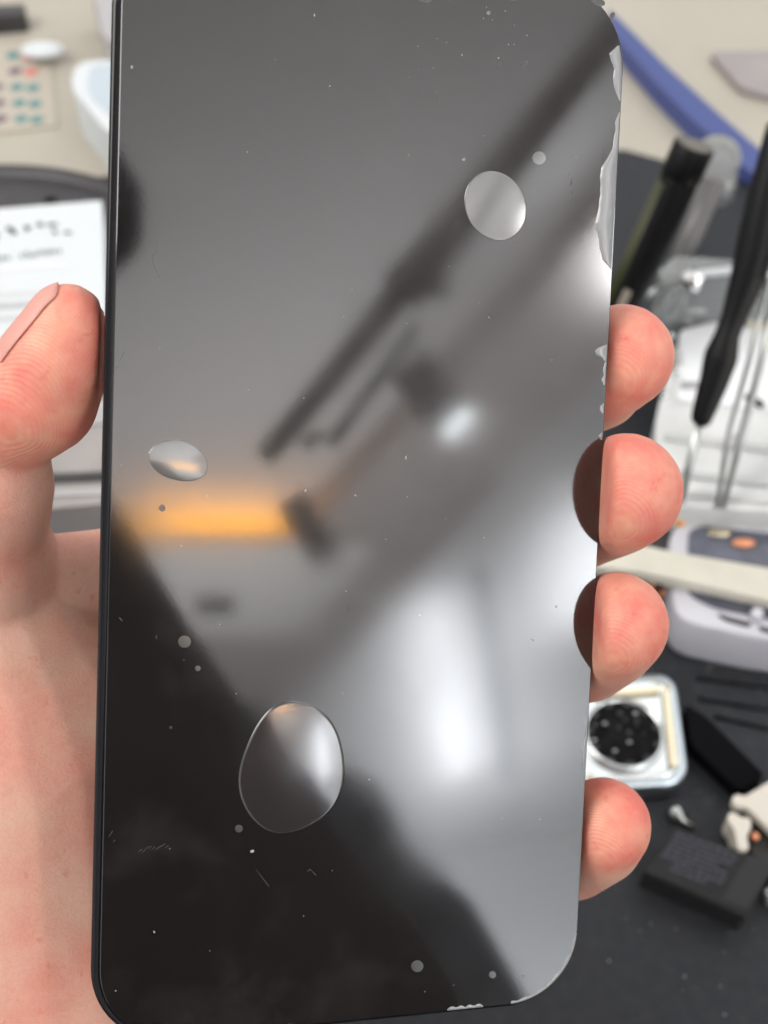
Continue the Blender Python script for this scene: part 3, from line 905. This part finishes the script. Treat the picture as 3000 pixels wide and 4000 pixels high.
# dark electronics left of the tray, with copper bits
bm = bmesh.new()
prism(bm, rounded([D(2200, 2010, .016), D(2640, 2010, .016), D(2650, 2160, .016), D(2200, 2160, .016)], .003), down(.0158))
tag(obj('circuit_box', bm, M['case_dark']), 'dark electronic box between the fingertip and the white tray', 'box')
bm = bmesh.new()
for u0, v0, u1, v1 in ((2540, 2262, 2552, 2300), (2575, 2330, 2606, 2300), (2606, 2300, 2612, 2262), (2400, 2248, 2405, 2215), (2470, 2262, 2480, 2225)):
    tube(bm, [D(u0, v0, .006), D(u1, v1, .007)], .0012, 10)
tag(obj('copper_wires', bm, M['copper'], smooth=True), 'short copper wire ends showing under the cream bar', 'wires', kind='stuff')
bm = bmesh.new(); ellipsoid(bm, D(2652, 2020, .02), (.0028, .0035, .002), 2); ellipsoid(bm, D(2668, 1985, .022), (.0012, .0035, .001), 2)
ellipsoid(bm, D(2690, 1965, .024), (.0022, .0025, .001), 2)
tag(obj('orange_tip', bm, M['orange'], smooth=True), 'orange plastic nub behind the middle fingertip', 'nub')

# ---- frosted tool holder
def holder():
    t = empty('tool_holder', D(2800, 1700, 0))
    tag(t, 'frosted clear plastic tool holder standing behind the fingers at right', 'tool holder')
    hz = .028
    q = [D(2640, 1330, hz), D(3300, 1400, hz), D(3300, 2010, hz), D(2560, 1975, hz), D(2560, 1640, hz)]
    bm = bmesh.new()
    rd = rounded(q, .006)
    prism(bm, rd, down(hz - .0005))
    bmesh.ops.bevel(bm, geom=[e for e in bm.edges if abs(e.verts[0].co.z - hz) < 1e-6 and abs(e.verts[1].co.z - hz) < 1e-6], offset=.0012, segments=2, affect='EDGES')
    obj('base', bm, M['frost'], t)
    bm = bmesh.new()
    z2 = hz + .0012
    prism(bm, rounded([D(2655, 1290, z2), D(2800, 1255, z2), D(3200, 1330, z2), D(3200, 1620, z2), D(2640, 1560, z2)], .003), down(.001))
    obj('label_sheet', bm, mat('white_sheet', (.78, .80, .81), .5), t)
    for k, (va, vb) in enumerate(((1690, 1760), (1830, 1890), (1905, 1960))):
        bm = bmesh.new()
        prism(bm, [D(2600, va, z2), D(3200, vb, z2), D(3200, vb + 26, z2), D(2600, va + 22, z2)], down(.001))
        obj('ridge', bm, M['ridge'], t)
    # rear wall with clear rolled rim
    bm = bmesh.new()
    zz = .05
    prism(bm, rounded([D(2570, 1060, zz), D(2640, 1000, zz), D(3200, 1040, zz), D(3200, 1110, zz), D(2700, 1075, zz), D(2600, 1120, zz)], .002), down(.040))
    obj('rear_wall', bm, M['acrylic'], t)
    bm = bmesh.new()
    tube(bm, [D(2480, 1180, .03), D(2600, 1120, .045), D(2690, 1075, .05), D(2850, 1060, .05), D(3100, 1085, .05)], .0016, 12)
    obj('rim', bm, M['paper'], t, True)
holder()
for u, v, r, k in ((2660, 1155, 13, 0), (2620, 1310, 12, 1), (2600, 1545, 13, 2), (2650, 1470, 10, 3)):
    bm = bmesh.new(); p = D(u, v, .034)
    ellipsoid(bm, p, (.0016, .0016, .001), 2)
    tag(obj('metal_bead', bm, M['bright'], smooth=True), ['shiny bead below the clear rim at right', 'shiny bead touching the first fingertip outline', 'shiny bead lowest, under the first fingertip', 'small shiny bead beside the first fingertip'][k], 'bead', 'shiny beads behind the first fingertip')
# chrome cylinder catching the light, behind
bm = bmesh.new()
tube(bm, [D(2680, 1083, .055), D(2740, 1110, .055)], .0032, 16)
tag(obj('chrome_pin', bm, mat('chrome', (.95, .95, .95), .08, metal=1), smooth=True), 'short chrome pin gleaming on the clear rim', 'pin')

# odds and ends inside the clear holder
spares = (('case_grey', 2700, 1500), ('steel', 2610, 1225), ('case_grey', 2668, 1240), ('acrylic', 2610, 1400), ('case_dark', 2590, 1290),
          ('steel', 2720, 1205), ('ridge', 2650, 1390), ('gold', 2960, 1265), ('case_grey', 2860, 1720), ('case_dark', 2950, 1560))
where = ('grey, left of the screwdriver tip', 'thin steel, nearest the clear rim', 'grey, beside the bright bead', 'clear, beside the first fingertip', 'black, touching the first fingertip',
         'steel, left of the screwdriver waist', 'pale grey, under the clear rim', 'brassy, right of the screwdriver waist', 'grey, between the screwdriver tip and the tweezers', 'black, right of the tweezers')
for k, (mn, u, v) in enumerate(spares):
    bm = bmesh.new()
    p = D(u, v, .0305); an = k * 1.3
    q_ = []
    for sx, sy in ((-1, -1), (1, -1), (1, 1), (-1, 1)):
        x_, y_ = sx * .0035, sy * .0013
        q_.append(p + Vector((x_ * math.cos(an) - y_ * math.sin(an), x_ * math.sin(an) + y_ * math.cos(an), 0)))
    prism(bm, rounded(q_, .0006, 3), down(.0012))
    tag(obj('spare_part', bm, M[mn]), 'tiny spare part in the tool holder: ' + where[k], 'spare part', 'spare parts lying in the tool holder')

# ---- tools standing in the holder
def screwdriver_left():
    t = empty('marker_pen', P(2200, 1700, .46))
    tag(t, 'thick black cylindrical pen with a flat grey end, leaning behind the first finger', 'pen')
    A, B = P(2712, 570, .385), P(2290, 1500, .440)
    bm = bmesh.new()
    def at(s): return A.lerp(B, s)
    r = .0066
    tube(bm, [at(.115), at(.12), at(.5), at(1)], [r * .93, r * .95, r * .95, r * .95], 28)
    obj('barrel', bm, M['black'], t, False)
    bm = bmesh.new()
    tube(bm, [at(-.004), at(.003), at(.113), at(.116)], [r * .92, r, r, r * .96], 28)
    obj('cap', bm, M['black'], t, False)
    bm = bmesh.new()
    tube(bm, [at(-.0065), at(-.0035)], [r * .80, r * .86], 28)
    obj('end_disc', bm, mat('grey_disc', (.11, .10, .085), .4, var=.2, vscale=300), t, False)
    bm = bmesh.new()
    tube(bm, [at(.14) + Vector((-.0006, 0, 0)), at(.80) + Vector((-.0006, 0, 0))], r * .885, 24)
    obj('olive_stripe', bm, mat('olive', (.035, .04, .012), .4), t, False)
    bm = bmesh.new()
    ax = (B - A).normalized(); vd = (at(.62) - O).normalized(); side = ax.cross(vd).normalized(); nf = ax.cross(side).normalized()
    if nf.dot(vd) > 0: nf = -nf
    for k in range(9):
        s = .55 + k * .015
        c0 = at(s) + nf * r * .97 - side * .0004
        prism(bm, [c0 - side * .0012 - ax * .0006, c0 + side * .0016 - ax * .0006, c0 + side * .0016 + ax * .0006, c0 - side * .0012 + ax * .0006], nf * .0002)
    obj('printed_marks', bm, mat('beige_print', (.30, .27, .22), .5), t)
screwdriver_left()
# clear rod beside it
bm = bmesh.new()
tube(bm, [P(2790, 700, .435), P(2560, 1260, .465)], .0042, 20)
tag(obj('clear_tube', bm, mat('dull_clear', (.11, .107, .107), .3), smooth=True), 'translucent grey tube right beside the thick black pen', 'tube')
# glass cap behind
def jar():
    t = empty('glass_cap', D(2790, 820, 0))
    tag(t, 'small clear glass cap with a bright rim behind the black pen', 'cap')
    A, B = P(2800, 610, .52), P(2775, 745, .50)
    bm = bmesh.new()
    tube(bm, [A, B], [.0098, .0092], 28)
    obj('wall', bm, M['acrylic'], t, True)
    bm = bmesh.new()
    tube(bm, [A + (A - B) * .12, A + (B - A) * .12], [.0075, .0100], 28)
    obj('rim', bm, mat('bright_glass', (.80, .80, .72), .2, var=.2, vscale=300), t, True)
jar()
def screwdriver_right():
    t = empty('screwdriver', P(2640, 2000, .43))
    tag(t, 'precision screwdriver with a waisted black handle and steel shaft, tip down', 'screwdriver')
    prof = [(u_, v_, r_ * 1.12) for u_, v_, r_ in ((3048, 480, 44), (3040, 540, 52), (2990, 780, 64), (2942, 1000, 66), (2925, 1075, 62), (2898, 1150, 54), (2866, 1240, 44), (2840, 1310, 44), (2818, 1385, 58), (2812, 1410, 58), (2786, 1500, 50), (2744, 1620, 39), (2736, 1648, 33), (2730, 1662, 18))]
    N = len(prof)
    pts, rad = [], []
    for i, (u, v, r) in enumerate(prof):
        z = .360 + .022 * (v - 480) / 1200
        pts.append(P(u, v, z)); rad.append(r * z / F)
    bm = bmesh.new(); tube(bm, pts, rad, 28); obj('handle', bm, M['black'], t, True)
    bm = bmesh.new()
    ax = (pts[-1] - pts[0]).normalized()
    vd = (pts[9] - O).normalized(); side = ax.cross(vd).normalized()
    if side.dot(ray(3000, 1500) - ray(1500, 1500)) < 0: side = -side
    seg = [p + side * rr * .52 - vd * rr * .50 for p, rr in zip(pts[4:13], rad[4:13])]
    tube(bm, seg, [rr * .45 for rr in rad[4:13]], 16); obj('grip_inlay', bm, M['grip'], t, True)
    bm = bmesh.new(); tube(bm, [pts[-1], P(2690, 1830, .388), P(2662, 1960, .394)], [.0013, .0013, .0010], 14); obj('shaft', bm, M['steel'], t, True)
    for (u, v) in ((2880, 1010), (2888, 975)):
        bm = bmesh.new(); ellipsoid(bm, P(u, v, .372), .0012, 2); obj('rivet', bm, M['case_grey'], t, True)
screwdriver_right()
def tweezers():
    t = empty('tweezers', P(2800, 2010, .43))
    tag(t, 'thin steel tweezers standing point down right of the screwdriver', 'tweezers')
    bm = bmesh.new(); tube(bm, [P(3005, 1090, .370), P(2922, 1430, .380), P(2850, 1680, .387), P(2797, 1985, .393)], [.0008, .0009, .0009, .0008], 12); obj('prong', bm, M['steel'], t, True)
    bm = bmesh.new(); tube(bm, [P(3040, 1150, .372), P(2965, 1450, .381), P(2905, 1675, .388), P(2822, 1985, .393)], [.0012, .0012, .0013, .0009], 12); obj('prong', bm, M['steel'], t, True)
tweezers()

# ---- far right: blue strip, mauve sheet, dark lining
bm = bmesh.new()
prism(bm, [D(2380, 35, .006), D(2600, 255, .006), D(2800, 437, .006), D(3080, 682, .006), D(3080, 775, .006), D(2930, 672, .006), D(2700, 462, .006), D(2560, 320, .006), D(2390, 125, .006)], down(.0098))
tag(obj('blue_strap', bm, M['blue']), 'blue strip running diagonally over the pale bench, upper right', 'strap')
bm = bmesh.new()
prism(bm, rounded([D(2775, 200, .0), D(3300, 195, .0), D(3300, 440, .0), D(2900, 345, .0)], .004), down(.0035))
tag(obj('grey_pouch', bm, M['mauve']), 'mauve grey pouch on the pale bench in the upper right corner', 'pouch')

# ---- far left: dot card, chip, white spool
bm = bmesh.new()
prism(bm, [D(-300, 190, -.003), D(185, 140, -.003), D(225, 490, -.003), D(-300, 550, -.003)], down(.0009), 0)
mats = [mat('card', (.44, .40, .335), .5), M['teal'], M['red'], M['plum']]
for i in range(5):
    for j, (u0, colr) in enumerate(((-30, 3), (50, 1), (112, 1))):
        u = u0 + i * 8; v = 214 + i * 62 + (0 if j < 2 else 4)
        if j == 2 and i in (0, 1): colr = 2
        if j == 1 and i == 1: colr = 3
        if j == 0 and i < 2: continue
        p = D(u, v, -.0026); r = 24 * (p - O).length / F
        prism(bm, [p + Vector((r * math.cos(q * .5236), r * math.sin(q * .5236), 0)) for q in range(12)], down(.0005), colr)
tag(obj('color_card', bm, mats[0], mats=mats), 'tan card with a grid of teal, red and plum dots, upper left', 'card')
bm = bmesh.new()
prism(bm, rounded([D(-150, 28, .006), D(98, 15, .006), D(98, 55, .006), D(-150, 75, .006)], .002, 3), down(.0098))
tag(obj('black_chip', bm, M['case_dark']), 'flat black block on the bench in the upper left corner', 'block')
def spool():
    t = empty('white_spool', D(380, 500, -.004))
    tag(t, 'glossy white curved plastic dish partly hidden behind the phone, upper left', 'dish')
    hz = .02
    bm = bmesh.new()
    prism(bm, rounded([D(300, 235, hz), D(520, 235, hz), D(560, 560, hz), D(420, 520, hz), D(350, 430, hz), D(272, 340, hz)], .014, 8), down(hz + .0036))
    obj('body', bm, M['paper'], t)
    bm = bmesh.new()
    prism(bm, rounded([D(350, 250, hz + .0006), D(520, 250, hz + .0006), D(540, 480, hz + .0006), D(420, 440, hz + .0006), D(342, 360, hz + .0006)], .008, 6), down(.0005))
    obj('inner_panel', bm, mat('pale_blue_plastic', (.45, .52, .57), .4), t)
spool()
bm = bmesh.new(); ellipsoid(bm, D(165, 195, .003), (.011, .007, .003), 3)
tag(obj('foil_blob', bm, M['paper'], smooth=True), 'small white crumpled foil beside the dotted card', 'foil')
bm = bmesh.new()
prism(bm, [D(350, -60, .02), D(500, -60, .02), D(500, 220, .02), D(400, 130, .02), D(378, 20, .02)], down(.0236))
tag(obj('grey_bottle_edge', bm, M['case_grey']), 'dull grey box edge beside the phone top, upper left', 'box')

# ---- left: black oval dish, white printed box, grey cases
def black_dish():
    t = empty('black_tray', D(0, 800, 0))
    tag(t, 'shallow black oval tray behind the white printed box', 'tray')
    c = D(-60, 850, .012)
    def el(k, z, n=64): return [Vector((c.x + .066 * k * math.cos(2 * math.pi * i / n), c.y + .038 * k * math.sin(2 * math.pi * i / n), z)) for i in range(n)]
    bm = bmesh.new(); loft(bm, [el(.92, .0005), el(1, .004), el(1, .012), el(.97, .013), el(.93, .008)], True, True)
    obj('shell', bm, M['case_dark'], t, False)
    bm = bmesh.new(); ellipsoid(bm, D(198, 782, .014), (.0028, .0018, .0012), 2)
    obj('knob', bm, M['blackmatte'], t, True)
black_dish()
def printed_box():
    t = empty('white_box', D(150, 1200, 0))
    tag(t, 'white printed cardboard box behind the thumb', 'box')
    hz = .040
    bm = bmesh.new()
    q = [D(-400, 845, hz), D(397, 783, hz), D(420, 1340, hz), D(-400, 1360, hz)]
    prism(bm, q, down(hz - .0005))
    obj('carton', bm, M['paper'], t)
    bm = bmesh.new()
    def glyph(u, v, ww, hh):
        hh *= 1.25; ww *= 1.15
        for k in range(3):
            a0 = u + random.uniform(0, ww * .5); b0 = v + random.uniform(0, hh * .6)
            prism(bm, [D(a0, b0, hz + .0003), D(a0 + ww * .45, b0 - 2, hz + .0003), D(a0 + ww * .5, b0 + hh * .4, hz + .0003), D(a0, b0 + hh * .4, hz + .0003)], down(.0002 + k * 3e-5))
    for u, v, ww, hh in ((-40, 902, 34, 32), (22, 884, 38, 26), (92, 880, 24, 20), (136, 866, 34, 16), (180, 866, 44, 14), (200, 898, 30, 14), (240, 902, 36, 10)):
        glyph(u, v, ww, hh)
    obj('heading_print', bm, M['ink'], t)
    bm = bmesh.new()
    for k in range(9):
        glyph(78 + k * 18, 982 - k * 1.5, 14, 20)
    for k in range(3): glyph(-15 + k * 18, 998, 14, 18)
    obj('small_print', bm, M['inkpale'], t)
    for va, c_ in ((1035, .66), (1140, .55), (1185, .40), (1235, .5)):
        bm = bmesh.new()
        prism(bm, [D(-400, va + 20, hz + .0002), D(260, va - 12, hz + .0002), D(260, va + 6, hz + .0002), D(-400, va + 44, hz + .0002)], down(.00015))
        obj('printed_band', bm, mat('band%d' % va, (c_, c_ * 1.02, c_ * 1.04), .6), t)
printed_box()
def grey_case():
    t = empty('grey_case', D(300, 1850, 0))
    tag(t, 'light grey plastic case with a dark seam seen between thumb and phone', 'case')
    hz = .03
    bm = bmesh.new()
    prism(bm, [D(-200, 1420, hz), D(470, 1400, hz), D(470, 1960, hz), D(-200, 2030, hz)], down(hz - .0005))
    obj('shell', bm, mat('warm_grey', (.30, .28, .27), .45, var=.1, vscale=60), t)
    for va, hh, m in ((1560, 90, 'case_grey'), (1838, 34, 'case_dark'), (1905, 20, 'case_grey')):
        bm = bmesh.new()
        prism(bm, [D(-200, va + 30, hz + .0008), D(470, va, hz + .0008), D(470, va + hh, hz + .0008), D(-200, va + hh + 30, hz + .0008)], down(.0007))
        obj('seam', bm, M[m], t)
grey_case()

# ================================================================ WHAT THE GLASS REFLECTS (all behind and above the camera)
def arm():
    t = empty('lamp_arm', T(1640, 1050, .75))
    tag(t, 'jointed bench lamp arm overhead, mirrored as a dark diagonal in the phone', 'lamp arm')
    d = .72
    def q(u, v, dd=d): return T(u, v, dd)
    bm = bmesh.new(); tube(bm, [q(1030, 1790), q(1330, 1430), q(1600, 1090)], [tr(42, d), tr(50, d), tr(58, d)], 20); obj('lower_bar', bm, M['arm'], t, True)
    bm = bmesh.new(); tube(bm, [q(1560, 1150), q(1680, 1010), q(2100, 480), q(2560, -80)], [tr(92, d), tr(84, d), tr(68, d), tr(62, d)], 20); obj('upper_bar', bm, M['arm'], t, True)
    bm = bmesh.new(); tube(bm, [q(1290, 1735, .66), q(1630, 1270, .66)], tr(26, .66), 16); obj('rod', bm, M['armlight'], t, True)
    bm = bmesh.new(); tube(bm, [q(1600, 1090, .8), q(1740, 1130, .78)], [tr(70, d), tr(40, d)], 16); obj('joint', bm, M['arm'], t, True)
    bm = bmesh.new(); tube(bm, [q(1590, 1420), q(1700, 1560), q(1760, 1650)], [tr(95, d), tr(92, d), tr(72, d)], 20); obj('lamp_head', bm, M['arm'], t, True)
    bm = bmesh.new(); tube(bm, [q(1180, 1740, .9), q(1260, 1690, .9)], [tr(30, d), tr(26, d)], 16); obj('knob', bm, M['arm'], t, True)
    bm = bmesh.new(); tube(bm, [q(1135, 1945), q(1280, 2190)], [tr(64, d), tr(58, d)], 20); obj('counterweight', bm, mat('weight_grey', (.48, .48, .49), .6), t, True)
    # the lit diode window of the lamp head
    bm = bmesh.new(); tube(bm, [q(1742, 1705, .66), q(1838, 1608, .66)], tr(26, .66), 14); obj('diode_window', bm, M['lampspot'], t, True)
arm()
bm = bmesh.new(); me = None
chain(bm, [(T(400, 620, .5), tr(70, .5)), (T(405, 780, .5), tr(145, .5)), (T(405, 900, .5), tr(145, .5)), (T(390, 1030, .5), tr(70, .5))], .3)
o = mobj('magnifier_head', fuse(bm, .003, 2), M['case_dark']); tag(o, 'dark rounded magnifier head mirrored at the left edge of the phone glass', 'magnifier')

def person():
    bm = bmesh.new()
    t = .30
    def c(u, v, r, dd=t): return (T(u, v, dd), tr(r, dd))
    chain(bm, [c(230, 2190, 300), c(320, 2650, 440), c(330, 3200, 720), c(560, 3850, 900), c(800, 4350, 1020)], .2)
    me = fuse(bm, .006, 6)
    p = mobj('person', me, M['cloth'])
    tag(p, 'photographer in dark clothes, mirrored as the black mass low in the phone', 'person')
    bm = bmesh.new()
    t2 = .62
    chain(bm, [c(960, 2840, 95, t2), c(1120, 3060, 130, t2), c(1330, 3230, 220, t2), c(1430, 3460, 210, t2), c(1700, 3640, 180, t2), c(1880, 3980, 190, t2)], .2)
    mobj('sleeve', fuse(bm, .005, 5), M['jacket'], p)
person()

# room light: the amber strip, plus added ceiling and wall fills
def lamp(name, label, cat, pts, rpx, dd, m, seg=16):
    bm = bmesh.new(); tube(bm, pts, rpx, seg)
    o = obj(name, bm, m, smooth=True); tag(o, label, cat); return o
z1 = 1.58
def ce(u, v, z=z1): return C(u, v, z)
def ceiling_fill(name, p0, p1, width, drop, energy, col=(0.93, 0.97, 1.0)):
    # added area light, no fixture: brightens the mirrored ceiling, unseen from below
    d_ = bpy.data.lights.new(name, 'AREA'); d_.shape = 'RECTANGLE'
    v = p1 - p0
    d_.size = v.length; d_.size_y = width; d_.energy = energy; d_.color = col
    o = bpy.data.objects.new(name, d_); COL.objects.link(o)
    x = v.normalized(); z = Vector((0, 0, -1)); y = z.cross(x)
    m_ = Matrix((x, y, z)).transposed().to_4x4()
    o.matrix_world = Matrix.Translation((p0 + p1) / 2 - Vector((0, 0, drop))) @ m_
    return o
ZC = 1.75
ceiling_fill('ceiling_fill', C(1660, 2330, ZC), C(1800, 3030, ZC), .07, .13, 14.0)
ceiling_fill('ceiling_fill', C(2330, 1950, ZC), C(2330, 2400, ZC), .18, .20, 17.0)
ceiling_fill('ceiling_fill', C(2480, 700, ZC), C(2460, 1000, ZC), .12, .15, 12.0)
ceiling_fill('ceiling_fill', C(1850, 2400, ZC), C(1950, 3100, ZC), .6, .35, 24.0)
wd = bpy.data.lights.new('wall_fill', 'AREA'); wd.shape = 'RECTANGLE'; wd.size = 1.8; wd.size_y = .5; wd.energy = 100; wd.color = (.93, .97, 1.0)  # added fill that brightens the mirrored rear wall, unseen from behind
wo = bpy.data.objects.new('wall_fill', wd); COL.objects.link(wo)
wo.location = (2.9, -3.2, .3)
wo.rotation_euler = (Vector((2.9, -4.2, 1.2)) - wo.location).to_track_quat('-Z', 'Y').to_euler()
ceiling_fill('ceiling_fill', C(700, 1200, ZC), C(1300, 2000, ZC), 1.0, .85, 36.0, (1.0, 0.99, 0.98))
# amber strip tucked behind the ledge
zs = 1.69
lamp('amber_strip', 'amber light strip glowing in the ceiling cove', 'light strip', [C(560, 2118, zs), C(1000, 2120, zs), C(1400, 2122, zs)], .008, 0, M['lamporange'])
bm = bmesh.new()
prism(bm, [C(775, 2345, zl - .012), C(915, 2345, zl - .012), C(915, 2400, zl - .012), C(775, 2400, zl - .012)], Vector((0, 0, .011)))
tag(obj('ceiling_vent', bm, M['case_dark']), 'small dark vent on the pale ledge mirrored in the phone', 'vent')
# slim grey strip added to draw the dim streak between the ceiling glows
zk = 1.735
bm = bmesh.new()
prism(bm, [C(1850, 2250, zk), C(1900, 2250, zk), C(2040, 3050, zk), C(1960, 3050, zk)], Vector((0, 0, .012)))
tag(obj('streak_strip', bm, mat('streak_grey', (.52, .53, .55), .9)), 'slim grey strip added under the ceiling to give a soft dark streak', None, kind='structure')
